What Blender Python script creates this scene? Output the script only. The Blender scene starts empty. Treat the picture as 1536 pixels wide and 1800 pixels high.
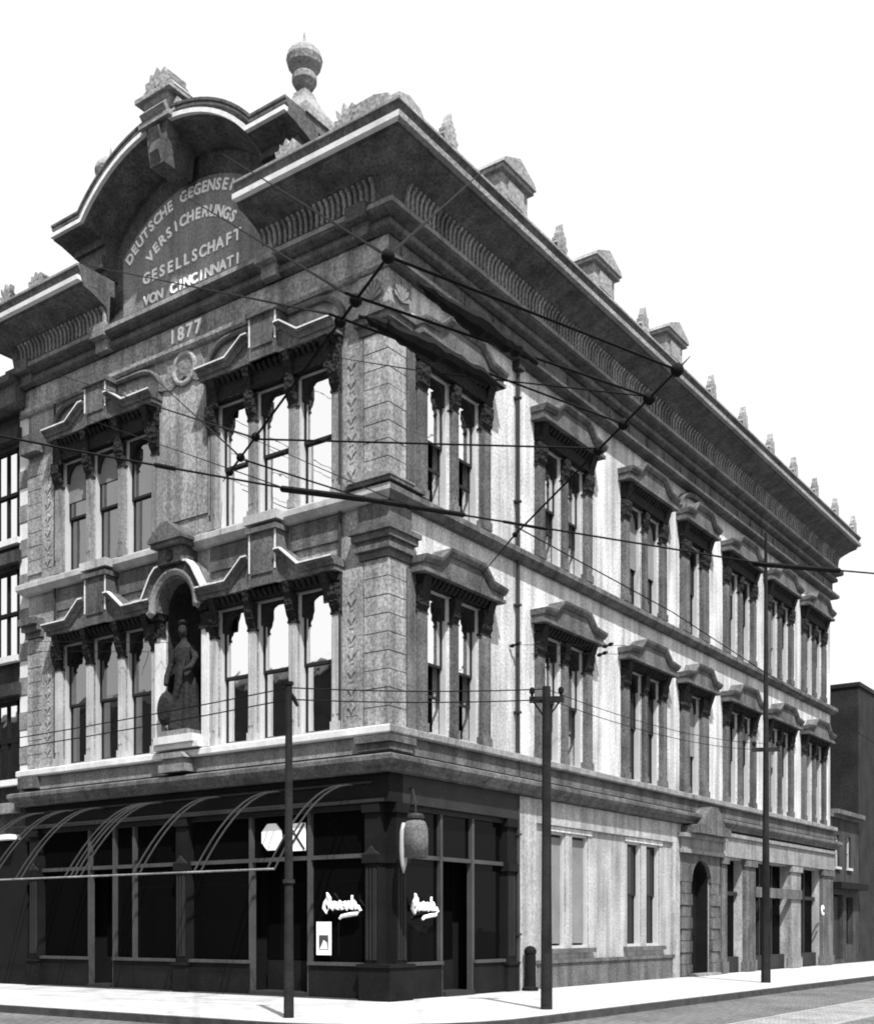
import bpy, bmesh, math, random
from mathutils import Vector, Matrix
random.seed(7)
R = math.radians
scn = bpy.context.scene
col = scn.collection

# ------------------------------------------------------------------ camera, sky, sun, exposure
cam_d = bpy.data.cameras.new('camera'); cam = bpy.data.objects.new('camera', cam_d); col.objects.link(cam)
cam_d.sensor_fit = 'HORIZONTAL'; cam_d.sensor_width = 36.0
cam_d.lens = 36.0 * 2050 / 1536
cam_d.shift_y = (1632 - 900) / 1536
cam_d.clip_start = 0.1; cam_d.clip_end = 3000
cam.location = (16.60, -21.32, 1.70)
cam.rotation_euler = (R(90), 0, R(35.5))
scn.camera = cam

SUN = Vector((0.41, -0.32, 0.85)).normalized()
w = bpy.data.worlds.new('World'); scn.world = w; w.use_nodes = True
nt = w.node_tree; nt.nodes.clear()
sky = nt.nodes.new('ShaderNodeTexSky'); sky.sky_type = 'NISHITA'; sky.sun_disc = False
sky.sun_elevation = math.asin(SUN.z); sky.sun_rotation = math.atan2(SUN.x, SUN.y)
sky.air_density = 1.0; sky.dust_density = 4.0; sky.ozone_density = 1.0
bw = nt.nodes.new('ShaderNodeRGBToBW')
mx = nt.nodes.new('ShaderNodeMix'); mx.data_type = 'RGBA'; mx.inputs[0].default_value = 0.72
mx.inputs[7].default_value = (7.4, 7.4, 7.4, 1)
bg = nt.nodes.new('ShaderNodeBackground'); bg.inputs[1].default_value = 0.10
ow = nt.nodes.new('ShaderNodeOutputWorld')
nt.links.new(sky.outputs[0], bw.inputs[0]); nt.links.new(bw.outputs[0], mx.inputs[6])
nt.links.new(mx.outputs[2], bg.inputs[0]); nt.links.new(bg.outputs[0], ow.inputs[0])

sl = bpy.data.lights.new('sun', 'SUN'); so = bpy.data.objects.new('sun', sl); col.objects.link(so)
sl.energy = 5.0; sl.angle = R(1.0); sl.color = (1, 1, 1)
so.rotation_euler = SUN.to_track_quat('Z', 'Y').to_euler(); so.location = SUN * 80
vs = scn.view_settings; vs.view_transform = 'Standard'; vs.look = 'None'; vs.exposure = 0.86; vs.gamma = 1.0
vs.use_curve_mapping = False
scn.cycles.pixel_filter_type = 'BLACKMAN_HARRIS'; scn.cycles.filter_width = 1.9
scn.render.resolution_x = 873; scn.render.resolution_y = 1024

# ------------------------------------------------------------------ materials (all neutral: the place is seen in monochrome)
MATS = {}
def mat(name, v, rough=0.85, var=0.25, scale=1.2, fine=0.25, fscale=22.0, bump=0.25, bscale=14.0, spec=0.12, metal=0.0, streak=0.0, carve=0.0, sett=None, joint=0.45):
    m = bpy.data.materials.new(name); m.use_nodes = True
    n = m.node_tree.nodes; l = m.node_tree.links
    b = n['Principled BSDF']
    b.inputs['Roughness'].default_value = rough; b.inputs['Metallic'].default_value = metal
    b.inputs['Specular IOR Level'].default_value = spec
    tc = n.new('ShaderNodeNewGeometry')
    def noise(sc, det, vec=None):
        t = n.new('ShaderNodeTexNoise'); t.inputs['Scale'].default_value = sc; t.inputs['Detail'].default_value = det
        l.new(vec if vec else tc.outputs['Position'], t.inputs['Vector']); return t.outputs['Fac']
    def rng(src, lo, hi, a=0.25, c=0.75):
        t = n.new('ShaderNodeMapRange'); t.inputs[1].default_value = a; t.inputs[2].default_value = c
        t.inputs[3].default_value = lo; t.inputs[4].default_value = hi; l.new(src, t.inputs[0]); return t.outputs[0]
    def mul(a, c):
        t = n.new('ShaderNodeMath'); t.operation = 'MULTIPLY'; l.new(a, t.inputs[0])
        if isinstance(c, float): t.inputs[1].default_value = c
        else: l.new(c, t.inputs[1])
        return t.outputs[0]
    f = rng(noise(scale, 5), 1 - var, 1 + var)
    g = rng(noise(fscale, 3), 1 - fine, 1 + fine)
    k = mul(f, g)
    if streak:
        mp = n.new('ShaderNodeMapping'); mp.inputs['Scale'].default_value = (3.2, 3.2, 0.22); l.new(tc.outputs['Position'], mp.inputs['Vector'])
        k = mul(k, rng(noise(1.0, 4, mp.outputs[0]), 1 - streak, 1 + streak * 0.4, 0.35, 0.62))
    if sett:      # flat joints of paving too small to pick apart
        br = n.new('ShaderNodeTexBrick'); br.inputs['Scale'].default_value = 1.0
        br.inputs['Brick Width'].default_value = sett[0]; br.inputs['Row Height'].default_value = sett[1]; br.inputs['Mortar Size'].default_value = .011 if sett[0] > 1 else .014
        br.inputs['Color1'].default_value = (1,1,1,1); br.inputs['Color2'].default_value = (.86,.86,.86,1); br.inputs['Mortar'].default_value = (joint,)*3 + (1,)
        l.new(tc.outputs['Position'], br.inputs['Vector']); k = mul(k, br.outputs['Color'])
    k = mul(k, float(v))
    cc = n.new('ShaderNodeCombineColor')
    for i in range(3): l.new(k, cc.inputs[i])
    l.new(cc.outputs[0], b.inputs['Base Color'])
    bp = n.new('ShaderNodeBump'); bp.inputs['Strength'].default_value = bump; bp.inputs['Distance'].default_value = 0.02
    l.new(noise(bscale, 6), bp.inputs['Height'])
    last = bp
    if carve:
        vo = n.new('ShaderNodeTexVoronoi'); vo.inputs['Scale'].default_value = 9.0; l.new(tc.outputs['Position'], vo.inputs['Vector'])
        b2 = n.new('ShaderNodeBump'); b2.inputs['Strength'].default_value = carve; b2.inputs['Distance'].default_value = 0.06
        l.new(vo.outputs['Distance'], b2.inputs['Height']); l.new(bp.outputs[0], b2.inputs['Normal']); last = b2
    l.new(last.outputs[0], b.inputs['Normal'])
    MATS[name] = m; return m
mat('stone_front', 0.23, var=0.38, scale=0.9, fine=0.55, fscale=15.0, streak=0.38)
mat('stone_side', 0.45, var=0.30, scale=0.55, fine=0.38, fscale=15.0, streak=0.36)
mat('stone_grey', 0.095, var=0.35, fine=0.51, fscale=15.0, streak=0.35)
mat('trim', 0.19, var=0.25, fine=0.36, fscale=15.0, streak=0.25)
mat('white_trim', 0.56, var=0.12, fine=0.15, streak=0.12)
mat('carved', 0.016, carve=0.9, var=0.3)  # near black so the colour itself carries the shade under the hoods
mat('carved_light', 0.16, carve=0.35, var=0.3, fine=0.3)
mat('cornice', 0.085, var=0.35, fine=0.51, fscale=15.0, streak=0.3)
mat('ornament', 0.22, carve=0.25, var=0.3, fine=0.43, fscale=15.0)  # paler than the cornice: halation toward the bright sky put into the colour
mat('iron', 0.01, rough=0.7, var=0.3, spec=0.05)
mat('iron_grey', 0.022, rough=0.6, var=0.25)
mat('pipe', 0.03, rough=0.7)
mat('awning_pipe', 0.028, rough=0.6)
mat('rib', 0.05, rough=0.6)
mat('frame', 0.4, rough=0.6, var=0.1, fine=0.1)
mat('sash', 0.018, rough=0.6)
mat('shaded_head', 0.02, carve=0.6)  # dark tone stands in for the shadow over the window heads
mat('stone_base', 0.3, var=0.3, scale=0.8, fine=0.35, fscale=15.0, streak=0.3)
mat('pale_trim', 0.34, var=0.2, fine=0.2, streak=0.2)
mat('dado', 0.2, var=0.25, fine=0.41, fscale=15.0, streak=0.25)
mat('dark', 0.006, fine=0.4)
mat('road', 0.115, var=0.35, scale=0.5, fine=0.45, fscale=7, bump=0.8, bscale=6, sett=(0.30, 0.16))
mat('sett', 0.24, var=0.25, fine=0.35, fscale=8, bump=0.6, bscale=9, sett=(0.26, 0.13))
mat('pavement', 0.37, var=0.14, scale=0.8, fine=0.14, fscale=10, sett=(1.5, 1.1), joint=0.62)
mat('kerbstone', 0.045, var=0.35, scale=3)
mat('rail', 0.35, rough=0.4, metal=0.3)
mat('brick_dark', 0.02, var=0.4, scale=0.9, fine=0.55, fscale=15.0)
mat('brick_mid', 0.04, var=0.4, fine=0.55, fscale=15.0, streak=0.35)
mat('roof', 0.12)
mat('pole', 0.018, var=0.4, scale=3, streak=0.5, bump=0.6)
mat('wire', 0.006, fine=0.1)
mat('paper', 0.85, var=0.04, fine=0.05)
mat('ink', 0.06)
mat('letter', 0.8, var=0.08, fine=0.1)
mat('bronze', 0.02, var=0.35, fine=0.3, carve=0.3)
mat('blind', 0.17, var=0.2, fine=0.2)
mat('lamp_white', 0.32, rough=0.4, var=0.05, fine=0.05)
def glass(name, refl, base=0.012, rough=0.03):
    m = bpy.data.materials.new(name); m.use_nodes = True; n = m.node_tree.nodes; l = m.node_tree.links
    n.clear(); o = n.new('ShaderNodeOutputMaterial'); mixs = n.new('ShaderNodeMixShader')
    d = n.new('ShaderNodeBsdfDiffuse'); d.inputs[0].default_value = (base, base, base, 1)
    g = n.new('ShaderNodeBsdfGlossy'); g.inputs['Roughness'].default_value = rough; g.inputs['Color'].default_value = (.95, .95, .95, 1)
    tc = n.new('ShaderNodeNewGeometry'); t = n.new('ShaderNodeTexNoise'); t.inputs['Scale'].default_value = 1.6; l.new(tc.outputs['Position'], t.inputs['Vector'])
    bp = n.new('ShaderNodeBump'); bp.inputs['Strength'].default_value = 0.10; bp.inputs['Distance'].default_value = 0.05
    l.new(t.outputs['Fac'], bp.inputs['Height']); l.new(bp.outputs[0], g.inputs['Normal'])
    mixs.inputs[0].default_value = refl
    l.new(d.outputs[0], mixs.inputs[1]); l.new(g.outputs[0], mixs.inputs[2]); l.new(mixs.outputs[0], o.inputs[0])
    MATS[name] = m
glass('pane_glass', 0.92); glass('pane_mid', 0.26); glass('pane_dull', 0.10, .006); glass('shop_glass', 0.014, .003)

# ------------------------------------------------------------------ mesh helpers (facades are modelled facing -Y: x along the facade, o = outward = -y)
class MB:
    def __init__(s): s.v = []; s.f = []
    def add(s, vs_, fs):
        b = len(s.v); s.v += [tuple(p) for p in vs_]; s.f += [tuple(i + b for i in f) for f in fs]; return s
    def box(s, x0, x1, y0, y1, z0, z1):
        return s.add([(x0,y0,z0),(x1,y0,z0),(x1,y1,z0),(x0,y1,z0),(x0,y0,z1),(x1,y0,z1),(x1,y1,z1),(x0,y1,z1)],
                     [(0,3,2,1),(4,5,6,7),(0,1,5,4),(1,2,6,5),(2,3,7,6),(3,0,4,7)])
    def ob(s, x0, x1, o0, o1, z0, z1): return s.box(x0, x1, -o1, -o0, z0, z1)     # box given by outward offsets
    def taper(s, x0, x1, o0, o1, z0, z1, dx, do):       # top inset by dx sideways, do at the front
        return s.add([(x0,-o1,z0),(x1,-o1,z0),(x1,-o0,z0),(x0,-o0,z0),(x0+dx,-o1+do,z1),(x1-dx,-o1+do,z1),(x1-dx,-o0,z1),(x0+dx,-o0,z1)],
                     [(0,3,2,1),(4,5,6,7),(0,1,5,4),(1,2,6,5),(2,3,7,6),(3,0,4,7)])
    def ext(s, poly, A, B):     # polygon through two maps
        n = len(poly)
        return s.add([A(p) for p in poly] + [B(p) for p in poly],
                     [tuple(range(n))[::-1], tuple(range(n, 2*n))] + [(i, (i+1) % n, n+(i+1) % n, n+i) for i in range(n)])
    def xz(s, poly, o0, o1): return s.ext(poly, lambda p: (p[0], -o1, p[1]), lambda p: (p[0], -o0, p[1]))
    def oz(s, poly, x0, x1): return s.ext(poly, lambda p: (x0, -p[0], p[1]), lambda p: (x1, -p[0], p[1]))
    def rings(s, rs, cap=True, closed=True):
        n = len(rs[0]); m = len(rs); vs_ = [p for r in rs for p in r]; fs = []
        for i in range(m - 1):
            for j in range(n if closed else n - 1):
                fs.append((i*n+j, i*n+(j+1) % n, (i+1)*n+(j+1) % n, (i+1)*n+j))
        if cap: fs += [tuple(range(n))[::-1], tuple(range((m-1)*n, m*n))]
        return s.add(vs_, fs)
    def lathe(s, prof, c=(0,0,0), n=12, sx=1, sy=1):
        return s.rings([[(c[0]+sx*r*math.cos(2*math.pi*k/n), c[1]+sy*r*math.sin(2*math.pi*k/n), c[2]+z) for k in range(n)] for r, z in prof])
    def tube(s, pts, r, n=6):
        pts = [Vector(p) for p in pts]; rs = []
        for i, p in enumerate(pts):
            t = (pts[min(i+1, len(pts)-1)] - pts[max(i-1, 0)]).normalized()
            a = t.cross(Vector((0,0,1))) if abs(t.z) < .95 else t.cross(Vector((1,0,0)))
            a.normalize(); b = t.cross(a); rr = r[i] if isinstance(r, (list, tuple)) else r
            rs.append([p + a*rr*math.cos(2*math.pi*k/n) + b*rr*math.sin(2*math.pi*k/n) for k in range(n)])
        return s.rings(rs)
    def mould(s, path, prof):   # path in (x,z); prof in (normal offset, outward o)
        rs = []
        P = [Vector(p) for p in path]
        for i, p in enumerate(P):
            a = (p - P[i-1]).normalized() if i else None
            b = (P[i+1] - p).normalized() if i < len(P)-1 else None
            if a is None: a = b
            if b is None: b = a
            na, nb = Vector((-a.y, a.x)), Vector((-b.y, b.x))
            m_ = (na + nb); m_ = m_ / max(.35, m_.dot(na)) if m_.length > 1e-6 else na
            rs.append([(p.x + m_.x*d, -o, p.y + m_.y*d) for d, o in prof])
        return s.rings(rs)
    def mesh(s, name, m):
        me = bpy.data.meshes.new(name); me.from_pydata(s.v, [], s.f); me.validate(clean_customdata=False)
        bm = bmesh.new(); bm.from_mesh(me); bmesh.ops.recalc_face_normals(bm, faces=bm.faces); bm.to_mesh(me); bm.free()
        me.materials.append(MATS[m]); return me
    def obj(s, name, m, parent=None, loc=(0,0,0), rz=0.0, smooth=False):
        me = s.mesh(name, m)
        if smooth: me.shade_smooth()
        return inst(name, me, parent, loc, rz)
def inst(name, me, parent=None, loc=(0,0,0), rz=0.0):
    o = bpy.data.objects.new(name, me); col.objects.link(o); o.location = loc; o.rotation_euler = (0, 0, rz)
    if parent: o.parent = parent
    return o
def tag(o, label, cat=None, group=None, kind=None):
    if label: o['label'] = label
    if cat: o['category'] = cat
    if group: o['group'] = group
    if kind: o['kind'] = kind
    return o
def thing(name, label, cat, loc=(0,0,0), rz=0.0, group=None):
    o = bpy.data.objects.new(name, None); col.objects.link(o); o.location = loc; o.rotation_euler = (0,0,rz); o.empty_display_size = .3
    return tag(o, label, cat, group)
def arc(cx, cz, rx, rz, a0, a1, n):
    return [(cx + rx*math.cos(R(a0+(a1-a0)*k/n)), cz + rz*math.sin(R(a0+(a1-a0)*k/n))) for k in range(n+1)]
Q = math.pi / 2
CACHE = {}
def once(key, fn):
    if key not in CACHE: CACHE[key] = fn()
    return CACHE[key]

def grid_wall(s0, s1, z0, z1, ops, depth):
    mb = MB(); xs = sorted({s0, s1, *[v for o in ops for v in o[:2]]}); zs = sorted({z0, z1, *[v for o in ops for v in o[2:]]})
    xs = [x for x in xs if s0 <= x <= s1]; zs = [z for z in zs if z0 <= z <= z1]
    def hole(i, j):
        if not (0 <= i < len(xs)-1 and 0 <= j < len(zs)-1): return False
        x, z = (xs[i]+xs[i+1])/2, (zs[j]+zs[j+1])/2
        return any(a < x < b and c < z < d for a, b, c, d in ops)
    for i in range(len(xs)-1):
        for j in range(len(zs)-1):
            a, b, c, d = xs[i], xs[i+1], zs[j], zs[j+1]
            if not hole(i, j): mb.add([(a,0,c),(b,0,c),(b,0,d),(a,0,d)], [(0,1,2,3)]); continue
            if not hole(i-1, j): mb.add([(a,0,c),(a,0,d),(a,depth,d),(a,depth,c)], [(0,1,2,3)])
            if not hole(i+1, j): mb.add([(b,0,c),(b,depth,c),(b,depth,d),(b,0,d)], [(0,1,2,3)])
            if not hole(i, j-1): mb.add([(a,0,c),(a,depth,c),(b,depth,c),(b,0,c)], [(0,1,2,3)])
            if not hole(i, j+1): mb.add([(a,0,d),(b,0,d),(b,depth,d),(a,depth,d)], [(0,1,2,3)])
    return mb
def wall_obj(mb, name, m, parent, loc=(0,0,0), rz=0.0):
    me = bpy.data.meshes.new(name); me.from_pydata(mb.v, [], mb.f); me.materials.append(MATS[m])
    return inst(name, me, parent, loc, rz)

# ------------------------------------------------------------------ ground
def flat(name, pts, z, m, label):
    mb = MB(); mb.add([(x, y, z) for x, y in pts], [tuple(range(len(pts)))])
    return tag(mb.obj(name, m), label, 'ground', kind='structure')
mb = MB(); mb.add([(-700,-700,-.15),(700,-700,-.15),(700,700,-.15),(-700,700,-.15)], [(0,1,2,3)])
tag(mb.obj('road', 'road'), 'grey paved roadway round the street corner', kind='structure')
KX, KY, KR = 5.15, -5.9, 3.4
edge = [(-200, KY)] + [(KX-KR + KR*math.cos(R(a)), KY+KR + KR*math.sin(R(a))) for a in range(-90, 1, 6)] + [(KX, 260)]
mb = MB()
side_pts = edge + [(-200, 260)]
mb.add([(x, y, 0) for x, y in side_pts], [tuple(range(len(side_pts)))])
tag(mb.obj('sidewalk', 'pavement'), 'pale bright sidewalk wrapping round the building corner', kind='structure')
mb = MB(); n = len(edge)
def off(e, d):
    out = []
    for i, p in enumerate(e):
        a = Vector(e[max(i-1,0)]); b = Vector(e[min(i+1,len(e)-1)]); t = (b-a).normalized(); out.append((p[0]+t.y*d, p[1]-t.x*d))
    return out
e1 = off(edge, .16)
mb.rings([[(a[0],a[1],-.2),(b[0],b[1],-.2),(b[0],b[1],.004),(a[0],a[1],.004)] for a, b in zip(edge, e1)])
tag(mb.obj('kerb', 'kerbstone'), 'dark stone kerb along the sidewalk edge', kind='structure')
mb = MB(); mb.box(8.30, 9.85, -120, 200, -.149, -.144)
tag(mb.obj('track_bed', 'sett'), 'paler stone paving between the tram rails', kind='structure')
for i, x in enumerate((8.20, 9.80)):
    mb = MB(); mb.box(x, x+.09, -120, 200, -.15, -.128)
    tag(mb.obj('tram_rail', 'rail'), ('steel tram rail nearer the sidewalk', 'steel tram rail farther from the sidewalk')[i], 'tram rail', 'tram rails in the side street')

# ------------------------------------------------------------------ the corner building
W, L = -13.6, 33.4
B = thing('corner_building', 'ornate three-storey stone corner building with arched pediment and heavy bracketed cornice', 'building')
FC = (-10.0, -3.6)                      # centres of the two triple windows on the front
XC = -6.8                               # centre of the niche
OPW = 1.15
TRI = (-1.38, 0.0, 1.38)                # centres of the three openings of a triple window
BAYS = [(2.60, 2), (8.20, 2), (13.50, 2), (17.55, 1), (21.90, 2), (26.35, 2), (30.85, 2)]
F2 = (6.40, 9.95); F3 = (12.00, 15.25)
# walls
ops = []
for z0, z1 in (F2, F3):
    for c in FC:
        for t in TRI: ops.append((c+t-OPW/2, c+t+OPW/2, z0, z1))
ops.append((XC-.72, XC+.72, 6.75, 11.0))
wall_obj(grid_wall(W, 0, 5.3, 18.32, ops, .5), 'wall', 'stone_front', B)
MB().box(W, 0, .0, .5, 18.325, 18.36).obj('ledge', 'cornice', B)
ops = []
def bay_ops(c, k): return [(c-1.19, c-.15), (c+.15, c+1.19)] if k == 2 else [(c-.52, c+.52)]
for c, k in BAYS:
    for a, b in bay_ops(c, k):
        for z0, z1 in (F2, F3): ops.append((a, b, z0, z1))
ops += [(a, b, 1.12, 4.45) for a, b in ((7.35,8.35),(8.75,9.75),(12.35,13.35),(13.75,14.75))]
ops += [(17.2, 18.95, 0.0, 4.2), (20.35, 22.3, 0.0, 4.3), (23.3, 27.55, 0.0, 4.3), (28.75, 31.8, 0.0, 4.3)]
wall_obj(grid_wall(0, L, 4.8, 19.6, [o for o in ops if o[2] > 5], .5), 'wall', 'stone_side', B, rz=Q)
wall_obj(grid_wall(5.52, L, -.02, 4.8, [o for o in ops if o[3] < 5], .5), 'wall', 'stone_base', B, rz=Q)
mb = MB(); mb.box(W+.55, -.75, .75, L-.4, -.02, 19.3)
mb.obj('dark_room_core', 'dark', B)  # black core standing in for the unlit rooms behind the windows
mb = MB(); mb.box(W, -.1, L-.35, L-.02, -.02, 19.4); mb.box(W+.01, W+.4, .1, L-.4, -.02, 19.4)
mb.obj('rear_wall', 'brick_dark', B)
mb = MB(); mb.box(W+.05, -.05, .30, L-.05, 19.62, 19.72)
mb.obj('roof', 'roof', B)

# --- L-shaped mouldings that run round the corner
def belt(prof, name, m, x0=W, y1=L, front=True, side=True, parent=B, ret0=True):
    mb = MB(); rs = []
    if front:
        if ret0: rs.append([(x0-o if o > 0 else x0, .25, z) for o, z in prof])
        rs.append([(x0-(o if ret0 else 0), -o, z) for o, z in prof])
    if front and side: rs.append([(o, -o, z) for o, z in prof])
    if side:
        if not front: rs.append([(o, .0, z) for o, z in prof])
        rs.append([(o, y1+(o if ret0 else 0), z) for o, z in prof])
        if ret0: rs.append([(-.25, y1+o, z) for o, z in prof])
    mb.rings(rs); return mb.obj(name, m, parent)
belt([(0.02,5.30),(.30,5.33),(.30,5.42),(.38,5.47),(.46,5.56),(.46,5.66),(.38,5.70),(.02,5.78)], 'belt_course', 'stone_grey')
DAD = [(0.01,5.79),(.14,5.79),(.14,6.17),(.01,6.17)]
MB().rings([[(W-o, -o, z) for o, z in DAD], [(o, -o, z) for o, z in DAD]]).obj('dado_course', 'dado', B)
MB().rings([[(o, -o+.004, z) for o, z in DAD], [(o, L+o, z) for o, z in DAD]]).obj('dado_course', 'stone_grey', B)
SILL = [(0.01,6.18),(.24,6.18),(.27,6.22),(.27,6.36),(.22,6.385),(.01,6.40)]
MB().rings([[(W-o, .25, z) for o, z in SILL], [(W-o, -o, z) for o, z in SILL], [(o, -o, z) for o, z in SILL]]).obj('sill_course', 'white_trim', B)
MB().rings([[(o, -o+.004, z) for o, z in SILL], [(o, L+o, z) for o, z in SILL]]).obj('sill_course', 'dado', B)
PF = [(0.01,11.60),(.14,11.62),(.24,11.72),(.28,11.76),(.28,11.90),(.22,11.94),(.01,11.96)]
MB().rings([[(W-o, .25, z) for o, z in PF], [(W-o, -o, z) for o, z in PF], [(o, -o, z) for o, z in PF]]).obj('sill_course', 'pale_trim', B)
MB().rings([[(o, -o+.004, z) for o, z in PF], [(o, L+o, z) for o, z in PF], [(-.25, L+o, z) for o, z in PF]]).obj('sill_course', 'stone_grey', B)  # side run toned dark to paint in its shadow line
PF = [(0.01,16.98),(.10,17.0),(.16,17.06),(.16,17.16),(.01,17.18)]
MB().rings([[(W-o, .25, z) for o, z in PF], [(W-o, -o, z) for o, z in PF], [(o, -o, z) for o, z in PF]]).obj('architrave', 'stone_front', B)
PF = [(0.01,16.98),(.26,17.0),(.34,17.06),(.34,17.16),(.01,17.18)]
MB().rings([[(o, -o+.004, z) for o, z in PF], [(o, L+o, z) for o, z in PF], [(-.25, L+o, z) for o, z in PF]]).obj('architrave', 'cornice', B)
PF = [(0.01,17.20),(.09,17.20),(.09,17.72),(.01,17.72)]
MB().rings([[(W-o, .25, z) for o, z in PF], [(W-o, -o, z) for o, z in PF], [(o, -o, z) for o, z in PF]]).obj('frieze', 'stone_front', B)
MB().rings([[(o, -o+.004, z) for o, z in PF], [(o, L+o, z) for o, z in PF], [(-.25, L+o, z) for o, z in PF]]).obj('frieze', 'cornice', B)
belt([(0.01,17.74),(.14,17.74),(.26,17.80),(.28,17.83),(.28,17.93),(.01,17.95)], 'moulding', 'cornice')
belt([(0.01,17.97),(.22,17.97),(.22,18.02),(.44,18.10),(.48,18.14),(.48,18.30),(.40,18.34),(.01,18.36)], 'moulding', 'cornice')
for x0_, x1_, up in ((W, 0, 18.14),):
    belt([(.482,18.155),(.50,18.155),(.50,18.265),(.482,18.265)], 'fillet', 'trim', ret0=False)
# dado panels on the side frieze
pm = once('fpan', lambda: MB().ob(-.52, .52, .092, .125, 17.30, 17.62).mesh('frieze_panel', 'cornice'))
y = .9
while y < L-.5:
    inst('frieze_panel', pm, B, (0, y, 0), Q); y += 1.32
# main cornice: a cove with narrow brackets, a fillet, a gutter moulding
COVE = [(.30,18.37),(.33,18.62),(.36,18.80),(.42,18.87),(.60,18.96),(.85,19.06),(1.16,19.14),(1.16,19.2),(.25,19.24)]
CORN = [(.9,19.20),(1.20,19.20),(1.20,19.24),(1.22,19.38),(1.25,19.40),(1.26,19.47),(1.30,19.55),(1.32,19.58),(1.32,19.66),(1.2,19.68),(.1,19.70),(.1,19.25)]
FIL = [(1.201,19.235),(1.35,19.235),(1.36,19.355),(1.255,19.355)]
TIP = [(1.321,19.60),(1.36,19.60),(1.36,19.655),(1.321,19.655)]
XL_, XR_ = XC-2.75, XC+3.10
def cornice(prof, name, m):
    mb = MB(); mb.rings([[(XR_, -o, z) for o, z in prof], [(o, -o, z) for o, z in prof], [(o, L+.2, z) for o, z in prof]]); mb.obj(name, m, B)
    mb = MB(); mb.rings([[(W-o, .3, z) for o, z in prof], [(W-o, -o, z) for o, z in prof], [(XL_, -o, z) for o, z in prof]]); mb.obj(name, m, B)
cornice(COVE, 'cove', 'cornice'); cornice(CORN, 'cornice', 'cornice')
for prof, m in ((FIL, 'white_trim'), (TIP, 'trim')):
    mb = MB(); mb.rings([[(XR_, -o, z) for o, z in prof], [(o, -o, z) for o, z in prof]]); mb.obj('fillet', m, B)
    mb = MB(); mb.rings([[(W-o, -o, z) for o, z in prof], [(XL_, -o, z) for o, z in prof]]); mb.obj('fillet', m, B)
    mb = MB(); mb.rings([[(o, -o+.01, z) for o, z in prof], [(o, L+.2, z) for o, z in prof]]); mb.obj('fillet', 'ornament', B)
bp_ = [(.28,18.38),(.40,18.38),(.41,18.46),(.395,18.5),(.42,18.72),(.46,18.80),(.52,18.84),(.52,18.88),(.28,18.88)]
bm_ = once('bracket', lambda: MB().oz(bp_, -.04, .04).mesh('bracket', 'stone_front'))
x = W+.2
while x < -.1:
    if x < XL_-.1 or x > XR_+.1: inst('bracket', bm_, B, (x, 0, 0))
    x += .17
y = .25
while y < L:
    inst('bracket', bm_, B, (0, y, 0), Q); y += .17 if y < 12 else .22
# end consoles of the lower moulding, beside the pediment
for x in (W+.35, XL_-.25, XR_+.25, -.55):
    MB().ob(x-.30, x+.30, .1, .55, 18.06, 18.40).ob(x-.25, x+.25, .1, .36, 17.74, 18.05).obj('console', 'dado' if x > -12 and x < -1 else 'cornice', B)

# --- corner and end piers with quoins
def quoins(z0, z1, n):
    h = (z1-z0)/n
    for i in range(n):
        j = random.uniform(-.006, .006)
        MB().box(-.68, .045+j, -.045-j, .64, z0+i*h+.012, z0+(i+1)*h-.012).obj('quoin', 'stone_front', B)
        MB().ob(W+.0, W+.66, -.1, .05+j, z0+i*h+.012, z0+(i+1)*h-.012).obj('quoin', 'stone_front', B)
quoins(6.42, 10.30, 9); quoins(12.22, 15.55, 8)
for z0, z1 in ((6.42, 10.2), (12.0, 15.55)):
    for xa, xb in ((-1.34,-.72), (W+.70, W+1.32)):
        MB().ob(xa, xb, .0, .05, z0, z1).obj('pier', 'stone_front', B)
        c = (xa+xb)/2
        mb = MB().ob(xa+.12, xb-.12, .05, .058, z0+.3, z1-.3)
        z = z0+.5
        while z < z1-.4:
            mb.lathe([(.01,-.02),(.13,-.02),(.15,.03),(.08,.07),(.02,.09)], (0,0,0), 8) if False else None
            mb.lathe([(.02,-.02),(.04,-.02)], (c,-.03,z), 3) if False else None; mb.xz([(c-.13,z+.02),(c-.05,z-.05),(c,z-.15),(c+.05,z-.05),(c+.13,z+.02),(c+.05,z+.06),(c,z+.15),(c-.05,z+.06)], .057, .085); mb.xz([(c-.05,z+.21),(c,z+.16),(c+.05,z+.21),(c,z+.26)], .057, .078); z += .42
        mb.obj('carved_panel', 'stone_front', B)
    MB().ob(.66, 1.14, .0, .07, z0, z1).obj('pier', 'stone_grey', B, rz=Q)
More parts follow.
